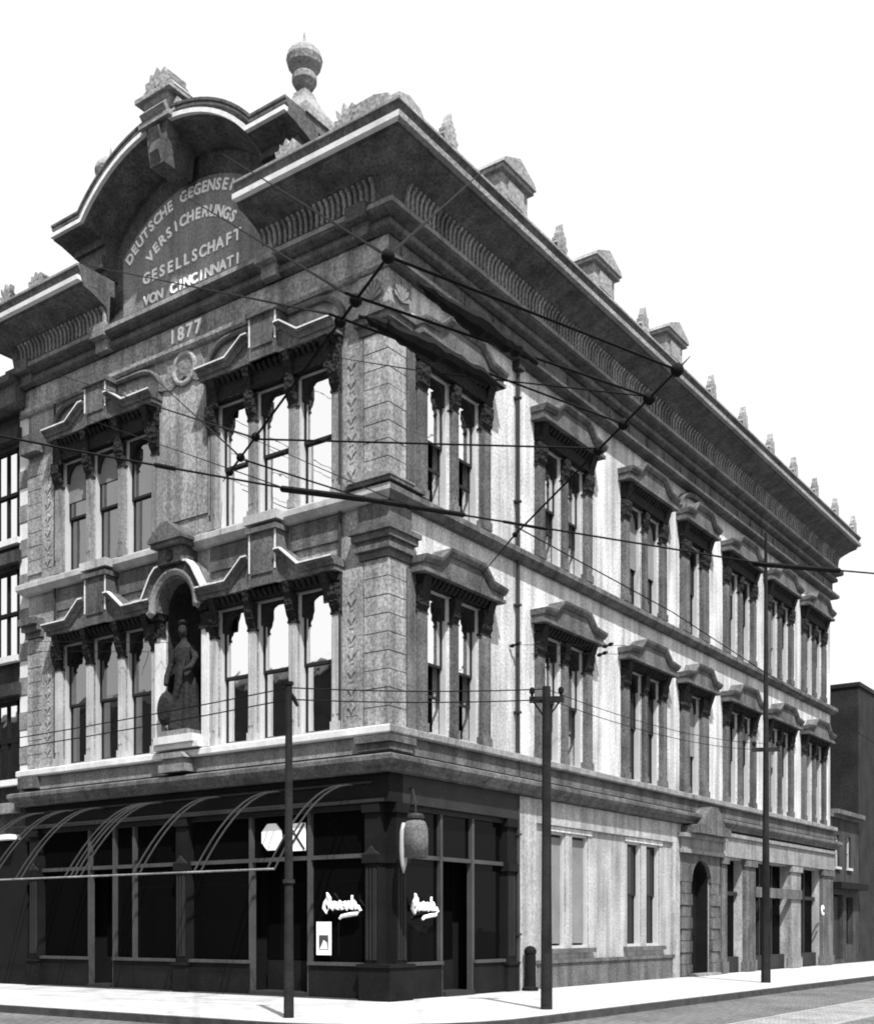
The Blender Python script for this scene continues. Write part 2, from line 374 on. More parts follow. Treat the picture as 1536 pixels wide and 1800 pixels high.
# caps and bases of the corner pier
def corner_block(o, z0, z1, m, name, dx=.75, dy=.72):
    MB().box(-dx-o, o, -o, dy+o, z0, z1).obj(name, m, B)
for o, z0, z1 in ((.07,10.32,10.5),(.16,10.5,10.62),(.12,10.62,10.74),(.20,10.74,10.9),(.26,10.9,11.02),(.08,11.02,11.58),(.32,11.97,12.06)):
    corner_block(o, z0, z1, 'stone_grey', 'pier_cap')
MB().xz([(-.95,12.06),(.34,12.06),(.34,12.1),(-.3,12.24),(-.95,12.1)], -.6, .36).obj('pier_cap', 'trim', B)
for o, z0, z1 in ((.07,15.57,15.8),(.16,15.8,15.95),(.22,15.95,16.1)):
    corner_block(o, z0, z1, 'stone_grey', 'pier_cap')
corner_block(.08, 16.12, 16.95, 'stone_front', 'pier_cap')
for rz_, u0 in ((0, -.38), (Q, .36)):
    mb = MB()
    for k in range(7):
        a_ = R(20+k*23.3); mb.xz([(u0,16.3), (u0+.28*math.cos(a_-.13),16.3+.42*math.sin(a_-.13)), (u0+.34*math.cos(a_),16.3+.5*math.sin(a_)), (u0+.28*math.cos(a_+.13),16.3+.42*math.sin(a_+.13))], .08, .15+.004*(k % 2))
    mb.obj('carved_fan', 'trim', B, rz=rz_)
for o, z0, z1 in ((.20,5.82,6.0),(.26,6.0,6.16)):
    corner_block(o, z0, z1, 'stone_grey', 'pier_base', .55, .5)
for o, z0, z1 in ((.10,10.32,10.5),(.24,10.5,10.66),(.36,10.66,10.85),(.30,15.75,15.95),(.36,5.82,6.15)):
    MB().ob(W-.05, W+.75, -.1, o, z0, z1).obj('pier_cap', 'stone_grey', B)

# --- windows
def window(c, z0, z1, wd, rz, mid_=False, dull=False, open_=False, blind=False, arch=True, drop=0):
    h = z1-z0; hw = wd/2; rise = .5; key = ('w', round(wd,2), round(h,2), arch)
    def fr():
        hj = h-.06; mb = MB()
        mb.ob(-hw, -hw+.055, -.24, -.05, .07, hj).ob(hw-.055, hw, -.24, -.05, .07, hj).ob(-hw, hw, -.26, -.02, 0, .07).ob(-hw, hw, -.24, -.05, hj, h)
        return mb.mesh('window', 'frame')
    def hd(): return MB().xz([(hw-.055, h-rise-.1)] + arc(0, h-rise-.1, hw-.12, rise, 0, 180, 12) + [(-hw+.055, h-rise-.1), (-hw+.055, h-.06), (hw-.055, h-.06)], -.19, -.08).mesh('arched_head', 'shaded_head')
    def sash(a, b, y):
        return lambda: MB().ob(-hw+.055, -hw+.11, y-.05, y, a, b).ob(hw-.11, hw-.055, y-.05, y, a, b).ob(-hw+.11, hw-.11, y-.05, y, a, a+.07).ob(-hw+.11, hw-.11, y-.05, y, b-.07, b).mesh('sash', 'sash')
    def pane(a, b, y, m): return lambda: MB().ob(-hw+.11, hw-.11, y-.03, y-.02, a, b).mesh('pane', m)
    mid = h*.49
    loc = (c, 0, z0) if rz == 0 else (0, c, z0)
    wo = inst('window', once(key, fr), B, loc, rz)
    if arch: inst('arched_head', once(key+('hd',), hd), wo)
    inst('sash', once(key+('u',), sash(mid, h-.07, -.16)), wo)
    m = 'pane_dull' if dull else 'pane_mid' if mid_ else 'pane_glass'
    inst('pane', once(key+('pu', m), pane(mid+.07, h-.14, -.16, m)), wo)
    lo = 0 if not open_ else .9
    inst('sash', once(key+('l', lo), sash(.07+lo, mid+.06+lo*.8, -.22)), wo)
    if not open_: inst('pane', once(key+('pl', m), pane(.14, mid, -.22, m)), wo)
    if drop: MB().ob(-hw+.06, hw-.06, -.155, -.148, h*(1-drop), h-.14).obj('blind', 'blind', wo)
    if blind: inst('blind', once(key+('b',), lambda: MB().ob(-hw+.06, hw-.06, -.15, -.14, h*.04, h-.14).mesh('blind', 'blind')), wo)
    return wo
for fi, (z0, z1) in enumerate((F2, F3)):
    for ci, c in enumerate(FC):
        for t in TRI:
            window(c+t, z0, z1, OPW, 0, mid_=(ci == 0), drop=(random.choice((0,.28,.36,0)) if ci == 0 else 0))
    for bi, (c, k) in enumerate(BAYS):
        for a, b in bay_ops(c, k):
            window((a+b)/2, z0, z1, b-a, Q, open_=(bi in (0, 1)), dull=(bi > 1), drop=(random.choice((0,0,.25,.45,.6)) if bi > 1 else 0))

# --- front window dressings
def pil(wd, h, o=.10, cap=.55, m='trim'):
    def f():
        mb = MB().ob(-wd/2-.02, wd/2+.02, -.1, o+.04, 0, .22).ob(-wd/2, wd/2, -.1, o, .22, h-cap)
        mb.ob(-wd/2+.04, -wd/2+.075, o, o+.025, .4, h-cap-.15).ob(wd/2-.075, wd/2-.04, o, o+.025, .4, h-cap-.15)
        return mb.mesh('pilaster', m)
    return once(('pil', wd, round(h,2), m), f)
def cap(wd, z0, z1, o=.2):
    def f():
        mb = MB().ob(-wd/2-.03, wd/2+.03, -.1, .12, 0, .06); h = z1-z0
        mb.oz([(0,.06),(.10,.06),(.12,.14),(.17,.2),(o,.32),(o+.04,.42),(o+.04,h-.05),(0,h-.05)], -wd/2-.02, wd/2+.02)
        for s in (-1, 1): mb.lathe([(.0,-.02),(.055,-.015),(.055,.015),(.0,.02)], (s*wd*.32, -o+.02, .3), 8)
        return mb.mesh('capital', 'carved')
    return once(('cap', wd, round(z1-z0, 2)), f)
for (z0, z1), zb in ((F2, 10.45), (F3, 16.08)):
    h = z1-z0
    for c in FC:
        for dx, wd in ((-.69,.21), (.69,.21), (-2.10,.26), (2.10,.26)):
            p = inst('pilaster', pil(wd, h-.02, .10, .75, 'pale_trim' if zb < 12 else 'trim'), B, (c+dx, 0, z0+.01))
            inst('capital', cap(wd, 0, .75), p, (0, 0, h-.77))
        # carved lintel with leaf drops between the brackets
        zt = zb-.28
        mb = MB().ob(-2.25, 2.25, -.05, .16, z1+.0, zt)
        for k in range(24):
            x = -2.1+k*.1826; mb.oz([(.16,zt-.02),(.30,zt-.02),(.28,zt-.1),(.16,zt-.22)], x-.045, x+.045)
        mb.obj('lintel', 'carved', B, (c, 0, 0))
        for s in (-1.9, -.69, .69, 1.9):
            MB().oz([(.16,zt-.7),(.2,zt-.7),(.22,zt-.45),(.30,zt-.25),(.36,zt-.02),(.16,zt-.02)], -.10, .10).obj('console', 'carved', B, (c+s, 0, 0))
        # hood: solid fascia with a raised middle, moulding on its top edge
        up = .48 if zb < 12 else .38
        pts = [(-2.28,zb),(-1.22,zb),(-.64,zb+up),(.64,zb+up),(1.22,zb),(2.28,zb)]
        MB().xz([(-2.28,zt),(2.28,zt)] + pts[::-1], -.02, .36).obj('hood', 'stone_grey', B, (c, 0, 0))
        pts[0] = (-2.31,zb); pts[-1] = (2.31,zb)
        for seg in (pts[:3]+[(-.455,zb+up)], [(.455,zb+up)]+pts[3:]):
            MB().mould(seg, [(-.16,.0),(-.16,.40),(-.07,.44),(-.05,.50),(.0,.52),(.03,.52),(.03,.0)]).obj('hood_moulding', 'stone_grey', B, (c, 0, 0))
            MB().mould(seg, [(.031,.42),(.031,.535),(-.006,.535),(-.006,.523),(.025,.523)]).obj('hood_fillet', 'white_trim', B, (c, 0, 0))
        zc = 11.6 if zb < 12 else 16.96
        MB().ob(-.46, .46, -.02, .42, zt, zc-.12).ob(-.36, .36, .42, .45, zb+.0, zc-.3).ob(-.52, .52, -.02, .50, zc-.12, zc).obj('hood_block', 'stone_grey', B, (c, 0, 0))
        for x_ in (-.435, .435): MB().ob(x_-.022, x_+.022, .421, .436, zb+.06, zc-.13).obj('hood_fillet', 'white_trim', B, (c, 0, 0))
        if zb < 12:
            MB().ob(-.56, .56, .20, .52, 11.70, 11.92).obj('sill', 'pale_trim', B, (c, 0, 0))
            for s in (-1, 1):
                MB().ob(min(s*.62,s*2.2), max(s*.62,s*2.2), .0, .07, 10.95, 11.56).obj('dado_panel', 'stone_grey', B, (c, 0, 0))
        else:
            for s in (-1, 1):
                pth = [(s*2.30, 16.14)] + [(s*p[0], p[1]) for p in arc(1.45, 16.25, .85, .62, 0, 90, 8)] + [(s*.55, 16.87)]
                if s > 0: pth = pth[::-1]
                MB().mould(pth, [(-.07,0),(-.07,.12),(.0,.15),(.06,.12),(.06,0)]).obj('arched_moulding', 'stone_grey', B, (c, 0, 0))
                mb = MB()
                for k in range(5):
                    x = s*(.8+.24*k); mb.xz([(x-.09,16.34),(x,16.26),(x+.09,16.34),(x+.05,16.5-.02*k),(x,16.56-.03*k),(x-.05,16.5-.02*k)], .0, .09)
                mb.obj('carved_spray', 'carved_light', B, (c, 0, 0))
# wreath on the middle pier, third storey
mb = MB(); mb.rings([[(XC+(.40+.07*math.cos(b))*math.cos(a), -.05-.05*math.sin(b), 16.55+(.40+.07*math.cos(b))*math.sin(a)) for b in [k*math.pi/4 for k in range(8)]] for a in [k*math.pi/9 for k in range(19)]], cap=False)
mb.lathe([(.0,-.01),(.16,0),(.2,.05),(.0,.16)], (XC,0,0), 10) if False else None
mb.obj('carved_wreath', 'stone_front', B)
mb = MB().xz([(XC-.9,16.2),(XC-.5,16.1),(XC,16.35),(XC+.5,16.1),(XC+.9,16.2),(XC+.7,16.55),(XC+.62,16.9),(XC-.62,16.9),(XC-.7,16.55)], 0, .05); mb.obj('carved_shield', 'carved_light', B)
for dx in (-1.05, 1.05):
    MB().ob(dx-.14, dx+.14, 0, .06, 12.0, 15.6).obj('pier', 'trim', B, (XC, 0, 0))
MB().ob(-.85, .85, 0, .04, 12.55, 15.9).obj('pier', 'stone_front', B, (XC, 0, 0))

# --- niche with its arched hood
def niche():
    n_, rw = 12, .70
    rs = []
    for z in (6.78, 10.15):
        rs.append([(XC-rw*math.cos(math.pi*k/n_), .02+.62*math.sin(math.pi*k/n_), z) for k in range(n_+1)])
    for e in range(15, 91, 15):
        rs.append([(XC-rw*math.cos(R(e))*math.cos(math.pi*k/n_), .02+.62*math.cos(R(e))*math.sin(math.pi*k/n_), 10.15+.75*math.sin(R(e))) for k in range(n_+1)])
    mb = MB(); mb.rings(rs, cap=False, closed=False); wall_obj(mb, 'niche', 'brick_dark', B)  # lining toned dark to paint in the shade of the recess
niche()
ap = arc(0, 10.12, .70, .78, 0, 180, 14)
MB().xz([(.95,10.12)] + ap + [(-.95,10.12),(-.95,10.5),(-.62,11.1),(-.46,11.25),(-.46,11.6),(.46,11.6),(.46,11.25),(.62,11.1),(.95,10.5)], -.02, .38).obj('niche_hood', 'stone_grey', B, (XC,0,0))
MB().mould([(-.96,10.05)] + arc(0, 10.12, .84, .95, 180, 0, 16) + [(.96,10.05)], [(-.10,.38),(-.10,.44),(.0,.50),(.05,.50),(.05,.38)]).obj('niche_moulding', 'trim', B, (XC,0,0))
for s in (-1, 1):
    pth = [(s*1.5,10.45),(s*1.15,10.45),(s*.78,11.05),(s*.60,11.22),(s*.47,11.24)]
    if s > 0: pth = pth[::-1]
    MB().mould(pth, [(-.14,.0),(-.14,.40),(-.05,.46),(.0,.54),(.04,.54),(.04,.0)]).obj('hood_moulding', 'stone_grey', B, (XC,0,0))
    MB().mould(pth, [(.041,.30),(.041,.555),(-.01,.555),(-.01,.543),(.03,.543)]).obj('hood_fillet', 'white_trim', B, (XC,0,0))
    MB().xz([(s*1.5,10.2),(s*.95,10.2),(s*.95,10.72),(s*1.15,10.42),(s*1.5,10.42)], -.02, .34).obj('hood', 'stone_grey', B, (XC,0,0))
MB().ob(-.44,.44,.1,.56,11.26,11.66).lathe([(0,0),(0,0)],(0,0,0),3).obj('niche_block', 'stone_grey', B, (XC,0,0)) if False else MB().ob(-.44,.44,.1,.56,11.26,11.66).obj('niche_block', 'stone_grey', B, (XC,0,0))
MB().rings([[(XC+.17*math.cos(a), -.562, 11.44+.17*math.sin(a)) for a in [k*math.pi/6 for k in range(12)]], [(XC+.10*math.cos(a), -.61, 11.44+.10*math.sin(a)) for a in [k*math.pi/6 for k in range(12)]]]).obj('boss', 'iron_grey', B)
MB().ob(-.58,.58,.0,.70,11.68,11.80).xz([(-.64,11.80),(.64,11.80),(.64,11.88),(.12,12.28),(-.12,12.28),(-.64,11.88)], 0, .76).obj('niche_gable', 'stone_grey', B, (XC,0,0))
MB().ob(-.86,.86,-.5,.40,6.42,6.56).ob(-.74,.74,-.5,.46,6.56,6.76).obj('niche_sill', 'white_trim', B, (XC,0,0))
MB().ob(-.5,.5,.1,.5,5.8,6.0).ob(-.42,.42,.1,.44,6.0,6.16).xz([(-.5,6.16),(.5,6.16),(.36,6.3),(-.36,6.3)], .27, .5).obj('niche_bracket', 'trim', B, (XC,0,0))
for s in (-1, 1):
    p = MB().ob(-.13, .13, -.1, .16, 6.42, 9.5).ob(-.16,.16,-.1,.2,6.41,6.62).obj('niche_column', 'white_trim', B, (XC+s*.90,0,0))
    MB().ob(-.16,.16,-.1,.22,9.5,9.6).ob(-.14,.14,-.1,.18,9.6,9.95).ob(-.18,.18,-.1,.26,9.95,10.12).obj('capital', 'carved', p)

# --- pediment with lettering
PZ = 21.12
ped = MB().xz([(-4.05,18.37),(4.05,18.37),(4.05,PZ),(3.15,PZ)] + arc(0, PZ-2.82, 4.23, 4.23, 41.8, 138.2, 20) + [(-3.15,PZ),(-4.05,PZ)], -1.6, -.24).obj('pediment', 'cornice', B, (XC,0,0))
MB().xz([(-2.75,18.38),(2.75,18.38)] + arc(0, 17.75, 3.85, 3.85, 44.4, 135.6, 18), -.24, -.20).obj('tympanum', 'dado', ped)
pth = [(-4.45,PZ),(-3.15,PZ)] + arc(0, PZ-2.82, 4.23, 4.23, 138.2, 41.8, 24)[1:-1] + [(3.15,PZ),(4.45,PZ)]
MB().mould(pth, [(.08,-1.7),(.08,.80),(.15,.84),(.18,.88),(.25,.91),(.27,.95),(.33,.95),(.33,-1.7)]).obj('arched_cornice', 'cornice', ped)
MB().mould(pth, [(-.03,.84),(-.03,.97),(.078,.97),(.078,.84)]).obj('arched_fillet', 'white_trim', ped)
MB().mould(pth, [(.185,.885),(.185,.905),(.22,.925),(.22,.895)]).obj('arched_fillet', 'trim', ped)
MB().mould(pth, [(-.30,-.24),(-.30,-.1),(-.20,.25),(-.10,.60),(-.06,.86),(.076,.838),(.076,-.24)]).obj('arched_cove', 'cornice', ped)
for s in (-1, 1):
    mb = MB()
    for z0, z1, e in ((20.75,21.0,.22),(20.45,20.75,.12),(20.1,20.45,.26),(19.9,20.1,.1)):
        a, b = sorted((s*3.0, s*(4.05+e))); mb.ob(a, b, -1.5, .08+e, z0, z1)
    mb.obj('shoulder', 'cornice', ped)
MB().xz([(-.26,21.45),(.26,21.45),(.42,22.5),(-.42,22.5)], .0, .98).oz([(.98,21.5),(1.1,21.75),(1.03,22.05),(1.12,22.35),(.98,22.48)], -.17, .17).obj('keystone', 'cornice', ped)
MB().ob(-.58,.58,-.3,1.10,22.50,22.62).oz([(-.25,22.62),(1.04,22.62),(1.18,22.78),(1.0,23.0),(1.06,23.16),(-.25,23.16)],-.46,.46).oz([(.2,22.65),(.95,22.65),(.85,23.05),(.2,23.05)],-.62,.62).ob(-.66,.66,-.3,1.16,23.16,23.27).obj('keystone_cap', 'ornament', ped)
def palmette(wd, h, o0, o1, m, parent, loc, rz=0.0, name='antefix'):
    def f():
        mb = MB(); n_ = 7
        mb.xz([(-wd*.5,0),(wd*.5,0),(wd*.42,h*.22),(-wd*.42,h*.22)], o0, o1)
        for k in range(n_):
            a = R(90+(k-(n_-1)/2)*24); r1 = h*(.98-.05*abs(k-3)**1.3)
            dx, dz = math.cos(a), math.sin(a); px, pz = -dz, dx; t = wd*.11
            rr = min(r1, abs(wd*.55/dx) if abs(dx) > .05 else 9)
            mb.xz([(px*t*.4, h*.1+pz*t*.4), (-px*t*.4, h*.1-pz*t*.4), (dx*rr*.7-px*t, h*.1+(dz*rr*.7-pz*t)*.9), (dx*rr, h*.1+dz*rr*.9), (dx*rr*.7+px*t, h*.1+(dz*rr*.7+pz*t)*.9)], o0+.03+.01*(k % 2), o1-.03+.012*(k % 2))
        return mb.mesh(name, m)
    return inst(name, once(('palm', wd, h, o0, o1, m, name), f), parent, loc, rz)
palmette(1.35, .72, -.25, .4, 'ornament', ped, (0, -.6, 23.27), name='crown')
# urns on the shoulders
for s in (-1, 1):
    u = MB().taper(-.85,.85,-.85,.85,0,.14,0,0)
    u.rings([[(-h_,-h_,z_),(h_,-h_,z_),(h_,h_,z_),(-h_,h_,z_)] for h_, z_ in ((.80,.14),(.76,.34),(.58,.52),(.38,.78),(.24,1.02),(.20,1.16))])
    u.lathe([(.17,1.16),(.15,1.25),(.25,1.31),(.34,1.45),(.34,1.58),(.28,1.66),(.33,1.74),(.45,1.84),(.50,2.0),(.46,2.14),(.33,2.28),(.14,2.38),(.05,2.44),(.02,2.7)], (0,0,0), 18)
    u = u.obj('urn', 'ornament', ped, (s*3.72, .55, PZ+.33)); u.scale = (.92,.92,1.0)
def letters(text, place, size, parent, depth=.05, y=.19):
    for ch, (x, z, rot) in zip(text, place):
        if ch == ' ': continue
        def f():
            cu = bpy.data.curves.new('letter', 'FONT'); cu.body = ch; cu.size = size; cu.extrude = depth/2; cu.align_x = 'CENTER'; cu.offset = .011; cu.resolution_u = 3
            t = bpy.data.objects.new('tmp', cu); col.objects.link(t); dg = bpy.context.evaluated_depsgraph_get()
            me = bpy.data.meshes.new_from_object(t.evaluated_get(dg)); bpy.data.objects.remove(t); bpy.data.curves.remove(cu)
            me.materials.clear(); me.materials.append(MATS['letter']); return me
        o = bpy.data.objects.new('letter', once(('let', ch, size), f)); col.objects.link(o); o.parent = parent
        o.location = (x, y, z); o.rotation_euler = Vector((R(90), 0, 0)); o.rotation_euler = (Matrix.Rotation(-rot, 3, 'Y') @ Matrix.Rotation(R(90), 3, 'X')).to_euler()
def on_arc(text, cz, r, a0, a1):
    n_ = len(text); out = []
    for i in range(n_):
        a = R(a0 + (a1-a0)*i/(n_-1)); out.append((r*math.cos(a), cz+r*math.sin(a), a-math.pi/2))
    return out
t = 'DEUTSCHE GEGENSEITIGE'; letters(t, on_arc(t, 17.75, 3.44, 133, 47), .40, ped)
t = 'VERSICHERUNGS'; letters(t, on_arc(t, 18.09, 2.46, 128, 52), .40, ped)
t = 'GESELLSCHAFT'; letters(t, [(-1.75+i*.318, 19.46, 0) for i in range(len(t))], .42, ped)
t = 'VON CINCINNATI'; letters(t, [(-1.75+i*.270, 18.86, 0) for i in range(len(t))], .38, ped)
t = '1877'
fz = [(-.36+i*.32, 17.28, 0) for i in range(4)]
for o in list(bpy.data.objects):
    pass
yr = MB().ob(-1.2, 1.2, .092, .10, 17.22, 17.70).obj('date_panel', 'stone_front', B, (XC, 0, 0))
letters(t, fz, .50, yr, y=-.115)

# --- roof-edge ornaments
for x in (W+.55, -.35):
    palmette(.52, .62, 1.0, 1.2, 'ornament', B, (x, 0, 19.68))
for x in (W+1.9, XR_+1.55):
    palmette(.9, .55, .7, 1.15, 'ornament', B, (x, 0, 19.68))
for y in (.75, 5.95, 11.05, 16.35, 19.3, 22.1, 24.8, 27.45, 30.25, 32.95):
    inst('antefix', once('anx', lambda: MB().xz([(-.26,0),(.26,0),(.24,.16),(.30,.26),(.20,.34),(.21,.46),(.11,.5),(.10,.62),(.04,.68),(.0,.84),(-.05,.68),(-.11,.6),(-.12,.48),(-.22,.44),(-.21,.33),(-.30,.24),(-.24,.14)], 1.06, 1.26).ob(-.10,.10,1.26,1.31,.08,.5).ob(-.2,.2,1.26,1.29,.0,.12).mesh('antefix', 'ornament')), B, (0, y, 19.66), Q)
for y in (3.65, 8.5, 13.3):
    inst('parapet_block', once('pblk', lambda: MB().ob(-.62,.62,.35,1.18,0,.75).ob(-.74,.74,.25,1.30,.75,.85).xz([(-.78,.85),(.78,.85),(.70,.98),(0,1.28),(-.70,.98)], .2, 1.36).ob(-.35,.35,1.18,1.24,.15,.62).mesh('parapet_block', 'ornament')), B, (0, y, 19.68), Q)
MB().xz([(1.0,19.68),(-1.0,19.68),(-.9,19.84),(-.62,19.87),(-.5,20.02),(-.1,20.12),(.5,20.14),(.9,20.02)], .95, 1.15).obj('corner_crest', 'ornament', B)
MB().xz([(-1.14,19.68),(-1.1,19.97),(-.7,20.10),(-.3,20.02),(.0,19.68)], .96, 1.16).obj('corner_crest', 'ornament', B, rz=Q)

# --- side window dressings
def hood_side(k):
    hw = 1.78 if k == 2 else 1.45
    pts = [(-hw,.0),(hw,.0),(hw,.24),(hw*.64,.30),(hw*.42,.64),(-hw*.42,.64),(-hw*.64,.30),(-hw,.24)]
    return lambda: MB().xz(pts, -.02, .40).mould([(-hw-.04,.24),(-hw*.64,.30),(-hw*.42,.64),(hw*.42,.64),(hw*.64,.30),(hw+.04,.24)], [(-.12,.0),(-.12,.44),(-.03,.52),(.04,.54),(.04,.0)]).ob(-hw-.02,hw+.02,-.02,.46,-.09,.0).mesh('hood', 'stone_grey')
def lint_side(k, h):
    hw = 1.62 if k == 2 else 1.3
    def f():
        mb = MB().ob(-hw, hw, -.04, .18, 0, h)
        m_ = int(hw*2/.19)
        for i in range(m_):
            x = -hw+.1+i*(2*hw-.2)/(m_-1); mb.oz([(.18,h-.01),(.33,h-.01),(.30,h-.1),(.18,h-.2)], x-.05, x+.05)
        return mb.mesh('lintel', 'carved')
    return f
con_side = lambda: MB().oz([(.08,-.75),(.14,-.75),(.16,-.5),(.24,-.3),(.34,-.02),(.08,-.02)], -.14, .14).mesh('console', 'carved')
for (z0, z1), zb in ((F2, 10.22), (F3, 15.82)):
    h = z1-z0
    for c, k in BAYS:
        inst('lintel', once(('ls', k, zb), lint_side(k, zb-.1-z1)), B, (0, c, z1), Q)
        inst('hood', once(('hs', k), hood_side(k)), B, (0, c, zb), Q)
        dxs = ((-1.40,.40),(1.40,.40),(0,.24)) if k == 2 else ((-.86,.62),(.86,.62))
        for dx, wd in dxs:
            p = inst('pilaster', pil(wd, h-.02, .12, .7, 'stone_grey'), B, (0, c+dx, z0+.01), Q)
            inst('capital', cap(wd, 0, .7, .16), p, (0, 0, h-.72))
        for s in ((-1.42, 1.42) if k == 2 else (-1.1, 1.1)):
            inst('console', once('cs', con_side), B, (0, c+s, zb-.09), Q)
# centre bay of the side: shallow arch over the single window
MB().mould([(-1.5,16.2)] + arc(0, 16.25, 1.35, .66, 180, 0, 14) + [(1.5,16.2)], [(-.08,0),(-.08,.16),(.02,.22),(.08,.16),(.08,0)]).obj('arched_moulding', 'stone_grey', B, (0, 17.55, 0), Q)

# --- side ground storey
MB().ob(6.55,15.65,.0,.07,-.01,.70).ob(6.45,15.75,.0,.12,.70,.80).obj('plinth', 'stone_grey', B, rz=Q)
for a, b, z0, z1 in ((5.62,6.55,-.01,5.28),(15.66,16.2,-.01,5.28),(6.55,15.66,4.62,5.28)):
    MB().ob(a, b, .0, .10, z0, z1).obj('field_border', 'stone_base', B, rz=Q)
for a, b in ((7.2,9.9),(12.2,14.9)):
    MB().ob(a-.12, b+.12, .0, .14, .98, 1.11).obj('sill', 'stone_grey', B, rz=Q)
    MB().ob(a-.05, b+.05, .0, .04, 4.46, 4.60).obj('lintel', 'stone_side', B, rz=Q)
for a, b, bl in ((7.35,8.35,1),(8.75,9.75,1),(12.35,13.35,0),(13.75,14.75,0)):
    window((a+b)/2, 1.12, 4.45, b-a, Q, dull=True, blind=bool(bl), arch=False)
# arched doorway with rusticated jambs
for ya, yb in ((16.25,17.2),(18.95,19.75)):
    h = 3.3/8
    ya, yb = (ya, yb-.03) if ya < 17 else (ya+.03, yb)
    for i in range(8):
        MB().ob(ya+(.1 if i % 2 and ya < 17 else 0), yb-(.1 if i % 2 and ya > 17 else 0), .002, .15-(.04 if i % 2 else 0), .02+i*h+.012, .02+(i+1)*h-.012).obj('quoin', 'stone_grey', B, rz=Q)
MB().xz([(18.95,3.32)] + arc(18.075, 3.32, .875, .80, 0, 180, 12) + [(17.2,3.32),(16.2,3.32),(16.2,4.3),(19.75,4.3),(19.75,3.32)], -.3, .12).obj('door_arch', 'stone_grey', B, rz=Q)
MB().ob(16.1,19.85,.0,.28,4.31,4.45).ob(16.15,19.8,.0,.20,4.45,4.85).ob(16.0,19.95,.0,.36,4.85,4.98).obj('door_entablature', 'trim', B, rz=Q)
MB().xz([(16.6,5.0),(18.0,5.0)] + arc(18.05, 5.0, .62, .62, 180, 0, 10)[::1] + [(19.5,5.0),(19.5,5.3),(19.0,5.4),(18.6,5.85),(17.5,5.85),(17.1,5.4),(16.6,5.3)] if False else [(16.5,5.0),(19.6,5.0),(19.6,5.25),(19.0,5.35),(18.7,5.75),(18.3,5.98),(17.8,5.98),(17.4,5.75),(17.1,5.35),(16.5,5.25)], .0, .62).obj('door_hood', 'stone_grey', B, rz=Q)
d = MB().ob(17.22,18.93,-.49,-.44,.02,4.1).obj('door', 'iron', B, rz=Q)
for a, b in ((17.35,18.02),(18.13,18.8)):
    for z0, z1 in ((.25,1.2),(1.4,3.1)): MB().ob(a, b, -.44, -.42, z0, z1).obj('door_panel', 'iron', d)
MB().xz([(18.94,.03),(18.94,3.32)]+arc(18.075,3.32,.862,.79,0,180,12)+[(17.21,3.32),(17.21,.03),(17.27,.03),(17.27,3.32)]+arc(18.075,3.32,.80,.73,180,0,12)+[(18.87,3.32),(18.87,.03)], -.48, -.02).obj('dark_reveal_lining', 'iron', B, rz=Q)  # dark lining added to blacken the door reveal
MB().ob(16.9,19.2,.0,.4,-.01,.09).obj('step', 'trim', B, rz=Q)
# second shopfront on the side
MB().ob(19.78,L,.0,.22,4.36,5.10).ob(19.78,L,.0,.30,5.10,5.24).obj('shop_fascia', 'dado', B, rz=Q)
for a, b, m in ((19.8,20.35,'stone_grey'),(22.3,23.3,'stone_grey'),(27.55,28.75,'dado'),(31.8,33.3,'stone_grey')):
    MB().ob(a, b, .0, .16, .02, 4.3).ob(a-.04, b+.04, .0, .22, .02, .45).ob(a-.05, b+.05, .0, .24, 4.08, 4.32).obj('pier', m, B, rz=Q)
for a, b in ((20.35,22.3),(23.3,27.55),(28.75,31.8)):
    fo = MB().ob(a, b, -.4, -.15, .0, .6).obj('shop_frame', 'iron_grey', B, rz=Q); MB().ob(a, b, -.4, -.2, 2.95, 3.1).obj('transom_bar', 'iron_grey', fo)
    n_ = max(1, round((b-a)/1.4))
    for k in range(1, n_): MB().ob(a+(b-a)*k/n_-.05, a+(b-a)*k/n_+.05, -.4, -.2, .6, 4.3).obj('mullion', 'iron_grey', fo)
    for k in range(n_):
        for z0, z1 in ((.6,2.95),(3.1,4.3)):
            MB().ob(a+(b-a)*k/n_+.05, a+(b-a)*(k+1)/n_-.05, -.34, -.33, z0, z1).obj('pane', 'shop_glass', fo)
MB().ob(23.2,28.7,.17,.24,2.92,3.32).obj('sign_band', 'stone_grey', B, rz=Q)

# --- iron shopfront at the corner
def iron_col(name='column'):
    def f():
        mb = MB().ob(-.27,.27,-.25,.16,0,.72).ob(-.30,.30,-.25,.20,.72,.80).ob(-.2,.2,-.25,.10,.80,3.22).ob(-.25,.25,-.25,.17,3.22,3.42).ob(-.21,.21,-.25,.10,3.42,4.40).ob(-.26,.26,-.25,.16,4.40,4.62)
        return mb.mesh('column', 'iron')
    return once('icol', f)
def flutes(parent):
    for k in (-.13, -.03, .03+.04, .13): inst('flute', once('flute', lambda: MB().ob(-.018,.018,.10,.125,.95,3.1).mesh('flute', 'iron_grey')), parent, (k, 0, 0))
FCOL = (W+.35, -6.88, -.42)
for x in FCOL:
    c = inst('column', iron_col(), B, (x, .02, 0)); flutes(c)
    MB().xz([(-.25,3.42),(.25,3.42),(.1,3.52),(0,3.62),(-.1,3.52)], .1, .15).obj('column_crest', 'iron_grey', c)
for y in (.42, 5.28):
    c = inst('column', iron_col(), B, (-.02, y, 0), Q); flutes(c)
MB().box(-.72,.20,-.20,.72,-.01,.78).box(-.76,.24,-.24,.76,.78,.86).obj('corner_plinth', 'iron', B)
fas = MB().box(W,.12,-.12,.4,4.63,5.29).obj('shop_fascia', 'iron', B)
MB().box(-.5,.12,.41,5.55,4.63,5.29).obj('shop_fascia', 'iron_grey', B)
